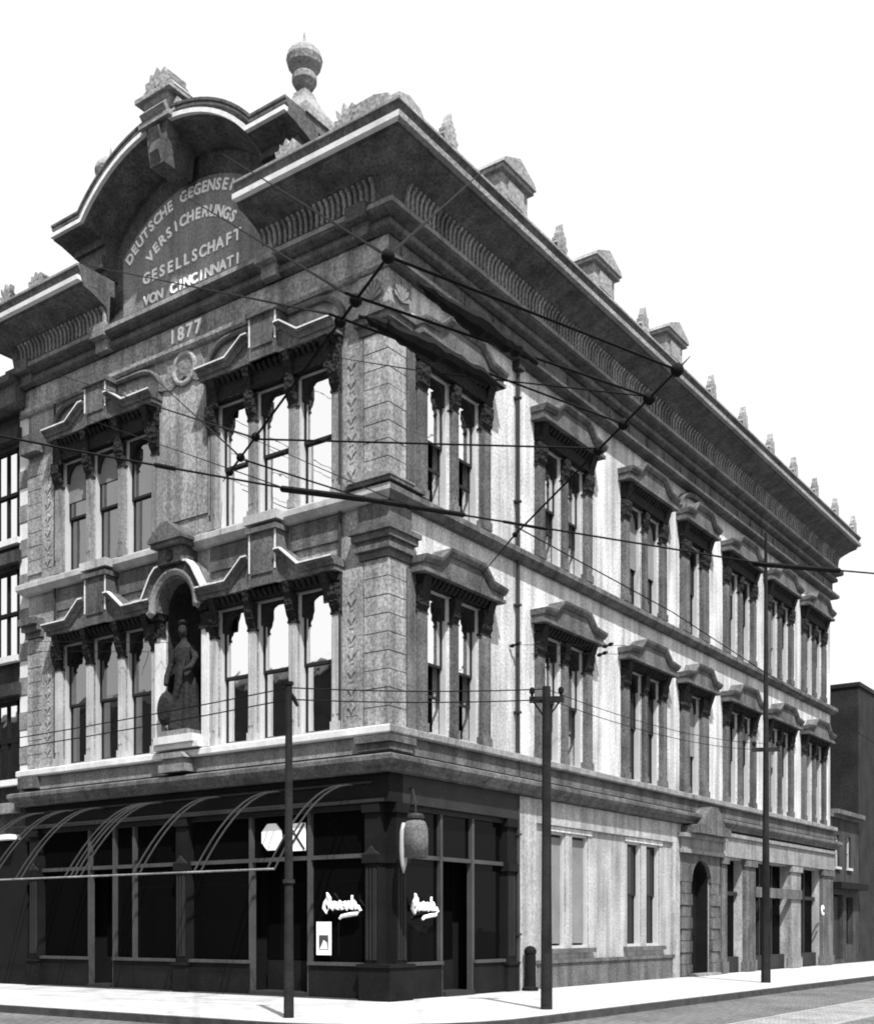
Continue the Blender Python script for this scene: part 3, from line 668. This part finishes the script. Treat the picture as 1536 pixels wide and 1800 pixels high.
MB().ob(W,.0,.122,.16,4.63,4.71).obj('fascia_moulding', 'iron_grey', fas)
def shop(a, b, muls, rz, door=None):
    fo = MB().ob(a, b, -.2, -.02, 4.5, 4.62).obj('shop_frame', 'iron_grey', B, rz=rz)
    MB().ob(a, b, -.16, -.02, 3.36, 3.46).obj('transom_bar', 'rib', fo)
    for m_ in muls: MB().ob(m_-.05, m_+.05, -.16, .0, .02, 4.5).obj('mullion', 'rib', fo)
    es = [a] + list(muls) + [b]
    for i in range(len(es)-1):
        l_, r_ = es[i]+.05, es[i+1]-.05
        isd = door is not None and i in door
        MB().ob(l_, r_, -.12, -.11, 3.46, 4.5).obj('pane', 'shop_glass', fo)
        dz = .5 if isd else 0
        MB().ob(l_, r_, -.12-dz, -.11-dz, .9, 3.36).obj('pane', 'shop_glass', fo)
        if not isd:
            bk = MB().ob(l_-.04, r_+.04, -.2, .02, .02, .80).obj('bulkhead', 'iron', fo)
            MB().ob(l_-.05, r_+.05, -.18, .07, .80, .88).obj('window_ledge', 'rib', fo)
        else:
            MB().ob(l_, r_, -.66, -.58, .02, .88).obj('door_panel', 'iron', fo)
            MB().ob(l_, r_, -.6, .1, -.005, .12).obj('step', 'iron_grey', fo)
shop(W+.60, -7.15, (-10.80, -9.72, -8.88), 0, door=(1,))
shop(-6.62, -.70, (-4.42, -2.44), 0, door=(1,))
shop(.66, 5.02, (2.15, 3.55), Q, door=(1,))
MB().ob(W,.2,-.1,.12,-.01,.03).obj('threshold', 'rib', B)

# --- rainwater pipe on the side wall
mb = MB().tube([(.10,5.58,.0),(.10,5.58,16.9)], .055, 8)
for z in (1.5,4.2,7.5,10.4,13.2,16.0): mb.box(0,.17,5.50,5.66,z,z+.06)
mb.ob(5.44,5.72,0,0,0,0) if False else mb.box(.0,.24,5.44,5.72,16.75,17.0)
mb.obj('downpipe_or_shade_line', 'pipe', B)
for x, z0, z1 in ((W+1.36,6.42,17.0),(-1.38,6.42,15.5),(-5.35-.42,12.1,15.6)):  # thin dark tubes drawn in place of the shadow lines at the pier edges
    MB().tube([(x,-.09,z0),(x,-.09,z1)], .035, 6).obj('downpipe_or_shade_line', 'pipe', B)

# ------------------------------------------------------------------ statue in the niche
mb = MB()
def ell(z, rx, ry, cx=0, cy=0, fold=0.0, n_=28, ph=0):
    return [(cx+(rx*(1+fold*math.sin(7*t+ph)))*math.cos(t), cy+(ry*(1+fold*math.sin(7*t+ph)))*math.sin(t), z) for t in [2*math.pi*k/n_ for k in range(n_)]]
mb.rings([ell(0,.46,.36,fold=.13),ell(.25,.43,.34,fold=.15,ph=.3),ell(.7,.38,.31,.02,fold=.15,ph=.6),ell(1.15,.33,.28,.04,fold=.11,ph=1),ell(1.5,.29,.25,.03,fold=.04),ell(1.75,.24,.21,0,fold=.02),ell(2.0,.30,.23,-.02),ell(2.2,.33,.22,-.02),ell(2.32,.22,.16,-.02),ell(2.4,.10,.10,-.02),ell(2.5,.085,.09,-.02,-.01),ell(2.55,.11,.13,-.02,-.02),ell(2.66,.145,.165,-.02,-.02),ell(2.78,.13,.155,-.02,-.01),ell(2.88,.07,.08,-.02,0)])
mb.tube([(.28,0,2.2),(.46,-.05,1.9),(.44,-.22,1.62),(.30,-.34,1.55)], [.11,.095,.085,.06], 10)
mb.tube([(-.30,0,2.2),(-.46,-.06,1.85),(-.50,-.18,1.5),(-.46,-.26,1.25)], [.11,.09,.08,.06], 10)
mb.tube([(-.1,-.36,.02),(-.08,-.34,.6),(.12,-.30,1.2),(.25,-.22,1.9)], [.09,.07,.07,.05], 8)
mb.lathe([(.0,-.05),(.15,-.04),(.17,.02),(.05,.08),(.0,.10)], (-.02,-.02,2.9), 10)
st = mb.obj('statue', 'bronze', None, (XC, -.02, 6.90), 0, True)
rm = st.modifiers.new('remesh', 'REMESH'); rm.mode = 'VOXEL'; rm.voxel_size = .02; rm.use_smooth_shade = True
tag(st, 'dark robed statue standing in the arched niche between the triple windows', 'statue')
MB().rings([[(.0+.34*math.cos(a)-.42, -.30, .62+.46*math.sin(a)) for a in [k*math.pi/8 for k in range(16)]], [(.0+.22*math.cos(a)-.42, -.37, .62+.3*math.sin(a)) for a in [k*math.pi/8 for k in range(16)]]]).obj('shield', 'bronze', st)
MB().box(-.52,.52,-.42,.4,-.14,.0).obj('base', 'trim', st)

# ------------------------------------------------------------------ awning frame over the front shop
aw = thing('awning_frame', 'bare curved pipe awning frame without canvas over the dark front shopfront', 'awning', (0,0,0))
def rib_pts(k): return [(k, -(.14+2.70*q/10), 2.98+2.08*(1-(q/10)**2)) for q in range(0, 11)]
for k in (-12.6,-11.3,-10.05,-8.0,-7.6,-5.4,-3.3,-1.0):
    for d_ in (-.11, .11):
        MB().tube([(x+d_,y,z) for x,y,z in rib_pts(k)], .022, 5).obj('rib', 'awning_pipe', aw)
MB().tube([(-13.5,-2.84,2.98),(-.9,-2.84,2.98)], .026, 6).obj('front_rail', 'dado', aw)
MB().tube([(-13.5,-.15,5.1),(-.35,-.15,5.1)], .03, 6).obj('wall_rail', 'iron_grey', aw)
MB().tube([(-13.5,-1.50,4.53),(-1.0,-1.50,4.53)], .012, 5).obj('tie_rod', 'iron_grey', aw)

# ------------------------------------------------------------------ shop signs, lamp, poster
def script_sign(label, x0_, x1_, z, rz, o_):
    ww = x1_-x0_; pts = []
    mb = MB()
    mb.tube([(x0_+.06,-o_,z+.10),(x0_+.02,-o_,z-.04),(x0_+.1,-o_,z-.14),(x0_+.2,-o_,z-.02),(x0_+.2,-o_,z+.2),(x0_+.14,-o_,z+.3),(x0_+.07,-o_,z+.12),(x0_+.16,-o_,z+.05)], .045, 8)
    n_ = 40
    mb.tube([(x0_+.18+(ww-.25)*i/n_, -o_+.012, z+.02+.085*math.sin(i*math.pi*12/n_)) for i in range(n_+1)], .045, 8)
    mb.tube([(x1_-.06,-o_,z),(x1_+.02,-o_,z-.10),(x1_-.08,-o_,z-.18),(x1_-.3,-o_,z-.20),(x1_-.55,-o_,z-.24),(x1_-.62,-o_,z-.30)], [.04,.04,.045,.05,.045,.03], 8)
    mb.tube([(x1_-.25,-o_+.01,z+.05),(x1_-.24,-o_+.01,z+.26)], .03, 6)
    return tag(mb.obj('script_sign', 'paper', None, (0,0,0) if rz == 0 else (.02,0,0), rz), label, 'sign', 'white script signs in the shop windows')
script_sign('white handwritten-style script sign in the front window, left of the corner column', -1.95, -.82, 2.22, 0, .03)
script_sign('white handwritten-style script sign in the side window, right of the corner column', .86, 1.9, 2.20, Q, .03)
p = thing('window_poster', 'white poster with a small dark picture in the shop window beneath the script sign', 'poster', (-1.93,-.02,1.05))
MB().ob(-.23,.23,.0,.02,0,.80).obj('sheet', 'paper', p)
MB().ob(-.15,.15,.02,.024,.12,.48).obj('picture', 'ink', p)
MB().xz([(-.13,.14),(.13,.14),(.10,.3),(.0,.36),(-.05,.25)], .025, .028).obj('picture_subject', 'paper', p)
o8 = arc(-3.72, 3.98, .36, .36, 22.5, 382.5, 8)[:-1]
tag(MB().xz(o8, -.07, -.03).obj('octagonal_plate', 'paper'), 'white octagonal plate in the transom window behind the near pole', 'sign')  # flat white octagon just in front of the transom pane
p = thing('square_sign', 'white square sign with crossed bars in the transom window', 'sign', (-2.86,.05,3.6))
MB().ob(-.28,.28,.0,.03,0,.68).obj('board', 'paper', p)
MB().mould([(-.26,.66),(.26,.03)], [(-.025,.031),(-.025,.045),(.025,.045),(.025,.031)]).mould([(-.26,.03),(.26,.66)], [(-.025,.046),(-.025,.055),(.025,.055),(.025,.046)]).obj('crossed_bars', 'iron_grey', p)
lp = thing('hanging_lamp', 'large white-hooded lamp hung from a bracket above the corner shop window', 'lamp', (.78,.02,2.95))
MB().lathe([(.02,1.36),(.16,1.36),(.2,1.30),(.2,1.24),(.10,1.22)], n=14).obj('cap', 'iron_grey', lp)
MB().lathe([(.14,1.22),(.22,1.17),(.28,1.02),(.29,.75),(.28,.35),(.27,.35),(.28,.75),(.26,1.0),(.2,1.14),(.12,1.2)], n=20).obj('hood', 'stone_grey', lp, smooth=True)
MB().rings([[(-.22+.10*math.cos(a)*k, -.16+.10*math.sin(a)*k, z) for a in [i*math.pi/6 for i in range(12)]] for z, k in ((1.15,.4),(.95,.9),(.5,1.0),(.2,.7),(.0,.1))]).obj('furled_flap', 'lamp_white', lp, smooth=True)
MB().tube([(0,0,1.36),(0,0,1.6),(-.65,.75,2.05)], .025, 6).obj('bracket', 'iron_grey', lp)
bo = thing('iron_guard_post', 'low black iron guard post against the wall beside the corner shopfront', 'post', (.32,5.85,0))
MB().lathe([(.22,0),(.22,.08),(.16,.12),(.15,1.0),(.17,1.02),(.17,1.1),(.12,1.18),(.03,1.22)], n=14).obj('shaft', 'dark', bo)
rs_ = thing('round_sign', 'small white ring-shaped sign on the far shopfront pier', 'sign', (.2,31.4,2.5), Q)
MB().rings([[((.14+.04*math.cos(b))*math.cos(a), -.08-.04*math.sin(b), (.14+.04*math.cos(b))*math.sin(a)*1.3) for b in [k*math.pi/3 for k in range(6)]] for a in [R(20)+k*math.pi/8 for k in range(14)]]).obj('ring', 'paper', rs_)

# ------------------------------------------------------------------ neighbour to the left
N = thing('neighbouring_building', 'dark building at the left edge with pale alternating quoins and tall sash windows', 'building', (0,0,0))
nw = [(-15.40-k*2.1, -14.25-k*2.1, z0, z1) for k in range(4) for z0, z1 in ((13.5,16.3),(9.95,12.6),(6.2,8.6))]
wall_obj(grid_wall(-24, W-.02, -.02, 17.3, nw, .3), 'wall', 'brick_mid', N, (0,.12,0))
MB().box(-24,W-.05,.6,20,-.02,17.2).obj('dark_room_core', 'dark', N)  # black fill for the darkness behind the neighbour's windows
MB().box(-24,W-.03,-.45,20,17.3,17.9).box(-24,W-.03,-.65,20,17.9,18.1).obj('cornice', 'cornice', N)
z = 5.6; i = 0
while z < 17.1:
    MB().ob(W-.50, W-.03, -.1, -.04 if i % 2 else -.02, z, z+.50).obj('quoin', 'white_trim' if i % 2 else 'trim', N); z += .52; i += 1
for a, b, z0, z1 in nw:
    c = (a+b)/2; wd = b-a
    wo = MB().ob(-wd/2,-wd/2+.09,-.20,-.10,0,z1-z0).ob(wd/2-.09,wd/2,-.20,-.10,0,z1-z0).ob(-wd/2,wd/2,-.20,-.10,z1-z0-.1,z1-z0).ob(-wd/2,wd/2,-.20,-.08,(z1-z0)/2-.05,(z1-z0)/2+.05).ob(-.025,.025,-.20,-.10,0,z1-z0).obj('window', 'iron', N, (c,0,z0))
    for s in (-1,1): MB().ob(min(s*.03,s*(wd/2-.09)),max(s*.03,s*(wd/2-.09)),-.17,-.16,0,z1-z0).obj('pane', 'pane_glass', wo)
    MB().ob(c-wd/2-.2,c+wd/2+.2,-.1,.1,z0-.18,z0).obj('sill', 'white_trim', N)
    MB().ob(c-wd/2-.25,c+wd/2+.25,-.1,.12,z1+.15,z1+.5).obj('lintel', 'brick_mid', N)
MB().ob(-24,W-.55,-.1,.1,5.2,5.5).obj('belt_course', 'trim', N)
MB().ob(-24,W-.55,-.1,.3,4.38,4.52).obj('awning_board', 'paper', N)
MB().ob(-24,W-.1,-.11,.0,.0,4.3).obj('shopfront', 'dark', N)

# ------------------------------------------------------------------ beyond the corner building, along the side street
H = thing('small_house', 'narrow two-storey dark house just beyond the far end of the corner building', 'house', (0,33.46,0), Q)
hw_ = [(.75,1.35,4.6,6.1),(2.6,3.2,4.6,6.1),(.5,2.0,.2,3.3),(2.5,3.6,.9,3.2)]
wall_obj(grid_wall(0, 4.5, -.02, 6.9, hw_, .3), 'wall', 'brick_mid', H)
MB().ob(.05,4.45,-9,-.5,-.02,6.8).obj('dark_room_core', 'dark', H)  # black fill in place of the unlit house interior
MB().ob(-.02,4.5,-9,.15,6.9,7.05).ob(-.02,4.5,-9,.35,7.05,7.25).obj('cornice', 'stone_grey', H)
for a, b, z0, z1 in hw_[:2]:
    wo = MB().ob(a,a+.07,-.3,-.1,z0,z1).ob(b-.07,b,-.3,-.1,z0,z1).ob(a,b,-.3,-.1,z1-.07,z1).ob(a,b,-.3,-.1,(z0+z1)/2-.03,(z0+z1)/2+.03).obj('window', 'frame', H)
    MB().ob(a+.07,b-.07,-.25,-.24,z0,z1-.07).obj('pane', 'pane_dull', wo)
    MB().ob(a-.1,b+.1,-.05,.1,z0-.12,z0).obj('sill', 'frame', H)
MB().ob(-.0,4.5,-.05,.5,3.55,3.85).obj('shop_canopy', 'dark', H)
MB().ob(.6,1.9,-.25,-.2,.2,3.2).obj('door', 'iron_grey', H)
MB().ob(2.55,3.55,-.25,-.24,.95,3.15).obj('pane', 'pane_dull', H)
K = thing('warehouse', 'tall dark brick building with a blank side wall at the right edge', 'building', (0,38.05,0))
MB().box(-22,-.02,.0,30,-.02,13.75).obj('wall', 'brick_dark', K)
MB().box(-22,.06,-.06,30.1,13.75,13.95).obj('coping', 'brick_dark', K)

# ------------------------------------------------------------------ opposite side of the front street: seen mirrored in the window panes
O = thing('opposite_terrace', 'row of brick houses across the street, mirrored in the front window panes', 'building', (-22,-23.5,0))
wall_obj(grid_wall(-30, 52, -.02, 14.8, [(x+.6, x+1.7, z, z+2.2) for x in range(-29, 50, 3) for z in (1.2, 5.2, 9.2)], .3), 'wall', 'brick_dark', O, (0,0,0), math.pi)
MB().box(-52,30,-9,-.5,-.02,14.6).obj('dark_room_core', 'dark', O)  # black fill in place of the terrace's unlit rooms
MB().box(-52.2,30.2,-9,.4,14.8,15.3).obj('cornice', 'trim', O)

# ------------------------------------------------------------------ utility poles
def pole(name, label, x, y, h, r0, r1):
    p = thing(name, label, 'utility pole', (x, y, 0), 0, 'utility poles along the kerb')
    MB().tube([(0,0,-.02),(0,0,h*.35),(0,0,h)], [r0,(r0+r1)/2,r1], 12).obj('shaft', 'pole', p)
    return p
P1 = pole('utility_pole', 'slim pole at the kerb in front of the awning frame, with a small side bracket', 1.51, -4.99, 6.3, .10, .065)
MB().tube([(0,0,2.55),(0,0,2.62)], .115, 12).obj('collar', 'iron_grey', P1)
MB().tube([(0,0,6.3),(0,0,6.36)], .09, 10).tube([(.0,.0,6.2),(.08,.05,6.05),(.14,.09,5.9)], [.03,.05,.03], 6).obj('bracket', 'wire', P1)
P2 = pole('utility_pole', 'thick dark pole at the kerb with a short crossarm, in front of the pale wall', 4.31, -.15, 6.75, .125, .085)
cr = MB().box(-.36,.36,-.05,.05,6.42,6.54).obj('crossarm', 'pole', P2, rz=R(30))
for k in (-.3,.3): MB().lathe([(.03,0),(.03,.06),(.06,.08),(.06,.16),(.03,.2)], n=8).obj('insulator', 'wire', cr, (k,0,6.54))
MB().tube([(-.28,0,6.45),(0,0,6.05)], .02, 5).tube([(.28,0,6.45),(0,0,6.05)], .02, 5).obj('brace', 'wire', P2, rz=R(30))
P3 = pole('utility_pole', 'tall dark pole farther down the side street', 3.85, 14.18, 14.0, .15, .045)
cr2 = MB().box(-.42,.42,-.05,.05,7.2,7.32).obj('crossarm', 'pole', P3, rz=R(30))
for c_, zz in ((cr2,7.32),):
    for k in (-.36,.36): MB().lathe([(.03,0),(.03,.06),(.06,.08),(.06,.16),(.03,.2)], n=8).obj('insulator', 'wire', c_, (k,0,zz))

# ------------------------------------------------------------------ overhead wires (heights in metres above the street)
_c, _s = math.cos(R(35.5)), math.sin(R(35.5))
def at(px, py, z):
    t = (z-1.7)*2050/(1632-py); u = (px-768)/2050
    return Vector((16.60+t*(-_s+u*_c), -21.32+t*(_c+u*_s), z))
def on_front(px, py, o):      # point on the front facade, o metres out
    u = (px-768)/2050; dx, dy = -_s+u*_c, _c+u*_s; t = (21.32-o)/dy
    return Vector((16.60+t*dx, -o, 1.7+t*(1632-py)/2050))
def on_side(px, py, o):
    u = (px-768)/2050; dx, dy = -_s+u*_c, _c+u*_s; t = (o-16.60)/dx
    return Vector((o, -21.32+t*dy, 1.7+t*(1632-py)/2050))
def sag(a, b, d, n_=14): return [a.lerp(b, k/n_) - Vector((0,0,d*4*(k/n_)*(1-k/n_))) for k in range(n_+1)]
def wire(name, label, a, b, r, d=.0, group='overhead street wires'):
    return tag(MB().tube(sag(a, b, d), r, 5).obj(name, 'wire'), label, 'wire', group)
def globe(parent, p, r):
    MB().lathe([(.02,-1.0),(.5,-.85),(.9,-.45),(1.0,0),(.9,.45),(.5,.85),(.02,1.0)], n=10).obj('insulator', 'wire', parent, p, smooth=True).scale = (r, r, r)
tw = tag(MB().tube([at(*p, 6) for p in ((-40,758),(120,790),(280,819),(500,858),(640,876),(810,905),(960,929),(1340,991),(1475,1003),(1580,1012))], .011, 5).obj('trolley_wire', 'wire'), 'long trolley wire crossing the whole view below the upper windows', 'wire', 'overhead street wires')
for x0_, y0_, x1_, y1_, r in ((272,817,308,824,.022),(495,859,640,877,.032),(640,877,815,905,.026),(885,917,960,930,.016),(1325,991,1475,1003,.03)):
    a, b = at(x0_,y0_,6), at(x1_,y1_,6)
    MB().tube([a.lerp(b,-.02), a, b, b.lerp(a,-.02)], [r*.4,r,r,r*.4], 7).obj('section_insulator', 'wire', tw)
for label, a, b, gl in (('span wire with round insulators slanting down from the cornice corner to the upper front windows', (800,352), (392,842), ((682,450,.052),(608,515,.052),(580,552,.05),(455,772,.045),(428,808,.045),(404,830,.04))),
                        ('span wire with round insulators slanting across the side cornice and upper side windows', (1215,622), (845,1010), ((1190,650,.06),(1138,697,.062),(1095,745,.055),(1048,788,.055),(1006,835,.025),(905,940,.035)))):
    first = a[0] < 1000
    ga, gb = gl[0], gl[-1]
    ends = (on_side(846,302,1.3), on_front(392,846,.1)) if first else (on_side(1213,626,1.3), on_side(848,1008,.35))
    path = [ends[0], at(ga[0], ga[1], 6.5), at(gb[0], gb[1], 6.5), ends[1]]
    sp = tag(MB().tube(path, .012, 5).obj('span_wire', 'wire'), label, 'wire', 'overhead street wires')
    a, b = ga[:2], gb[:2]
    dv = Vector((b[0]-a[0], b[1]-a[1]))
    for gx, gy, r in gl:
        k = ((gx-a[0])*dv.x+(gy-a[1])*dv.y)/dv.length_squared
        v = (1632-a[1])*(1-k)+(1632-b[1])*k; px = a[0]+dv.x*k
        globe(sp, at(px, 1632-v, 6.5), r)
for label, pts, r in (
    ('tram wire running from the pediment lettering over the corner to the side cornice insulator', ((388,268),(682,450),(1190,650)), .008),
    ('tram wire crossing the pediment lettering to the second insulator of the side cornice', ((318,340),(608,515),(1138,697)), .008),
    ('tram wire crossing the carved date and the corner pier', ((152,466),(580,552),(1095,745)), .007),
    ('tram wire across the upper left windows toward the third side bay', ((92,655),(455,772),(1048,788)), .007),
    ('tram wire across the middle pier toward the wide trolley fitting', ((275,668),(428,808),(640,876)), .007),
    ('tram wire from the left end pier to the start of the wide trolley fitting', ((150,735),(500,858)), .005),
    ('tram wire from the right triple window hood down to the trolley wire', ((345,728),(715,889)), .005),
    ('tram wire across the corner pier above the trolley fitting', ((590,628),(760,655),(1140,697)), .005),
    ('thin wire falling from the trolley fitting across the side windows', ((905,925),(1180,1075),(1580,1335)), .006)):
    p0_ = at(*pts[0], 6.5) if pts[0][0] > 900 else on_front(*pts[0], {388:.2, 318:.2, 152:1.3}.get(pts[0][0], .12))
    wo_ = tag(MB().tube([p0_] + [at(*p, 6.5) for p in pts[1:]], r*1.45, 5).obj('tram_wire', 'wire'), label, 'wire', 'overhead street wires')
    fit = {388: [((735,492),(850,572),(945,632))], 318: [((632,548),(760,606),(884,676))]}.get(pts[0][0], [])
    for f in fit:
        A_, B1, C_ = [at(*q, 6.5) for q in f]; k_ = []
        for j in range(25):
            t_ = j/24; p_ = A_*(1-t_)**2 + B1*2*t_*(1-t_) + C_*t_**2; k_.append(p_ + Vector((random.uniform(-.008,.008), 0, -.03+random.uniform(-.008,.008))))
        MB().tube(k_, [max(.012, .012+.066*math.sin(math.pi*j/24)**.8 + random.uniform(-.02,.016)) for j in range(25)], 8).obj('section_insulator', 'wire', wo_)
T1, T2, T3 = Vector((1.51,-4.99,6.25)), Vector((4.31,-.15,6.7)), Vector((3.85,14.18,7.45))
for i, (label, dz) in enumerate((('upper telephone wire between the near poles', .0), ('lower telephone wire between the near poles', -.22))):
    wire('telephone_wire', label, T1+Vector((0,0,dz)), T2+Vector((0,0,dz)), .013, .06, 'telephone wires between the poles')
for i, (label, dz) in enumerate((('upper telephone wire leaving the near pole to the left', .0), ('lower telephone wire leaving the near pole to the left', -.22))):
    wire('telephone_wire', label, T1+Vector((0,0,dz)), Vector((-26,-6.2,6.4+dz)), .013, .35, 'telephone wires between the poles')
for i, (label, dz) in enumerate((('upper telephone wire running down the side street', .0), ('lower telephone wire running down the side street', -.2))):
    wire('telephone_wire', label, T2+Vector((0,0,dz)), T3+Vector((0,0,dz)), .009, .25, 'telephone wires between the poles')
for i, (label, y0p, y1p) in enumerate((('topmost faint telephone wire across the second-storey windows', 1128, 1135), ('second faint telephone wire across the second-storey windows', 1145, 1150))):
    tw_ = wire('telephone_wire', label, at(60, y0p, 9.3), at(1100, y1p, 9.3), .008, .0, 'telephone wires between the poles')
    for gx in ((722, 905, 1068) if i == 0 else (728, 897, 1058)):
        gp = at(gx, y0p+(y1p-y0p)*(gx-60)/1040, 9.3)
        MB().tube([gp-Vector((.12,.08,.05)), gp-Vector((.05,.03,.02)), gp, gp+Vector((.06,.04,.03)), gp+Vector((.13,.09,.06))], [.02,.06,.025,.06,.02], 7).obj('insulator', 'wire', tw_)
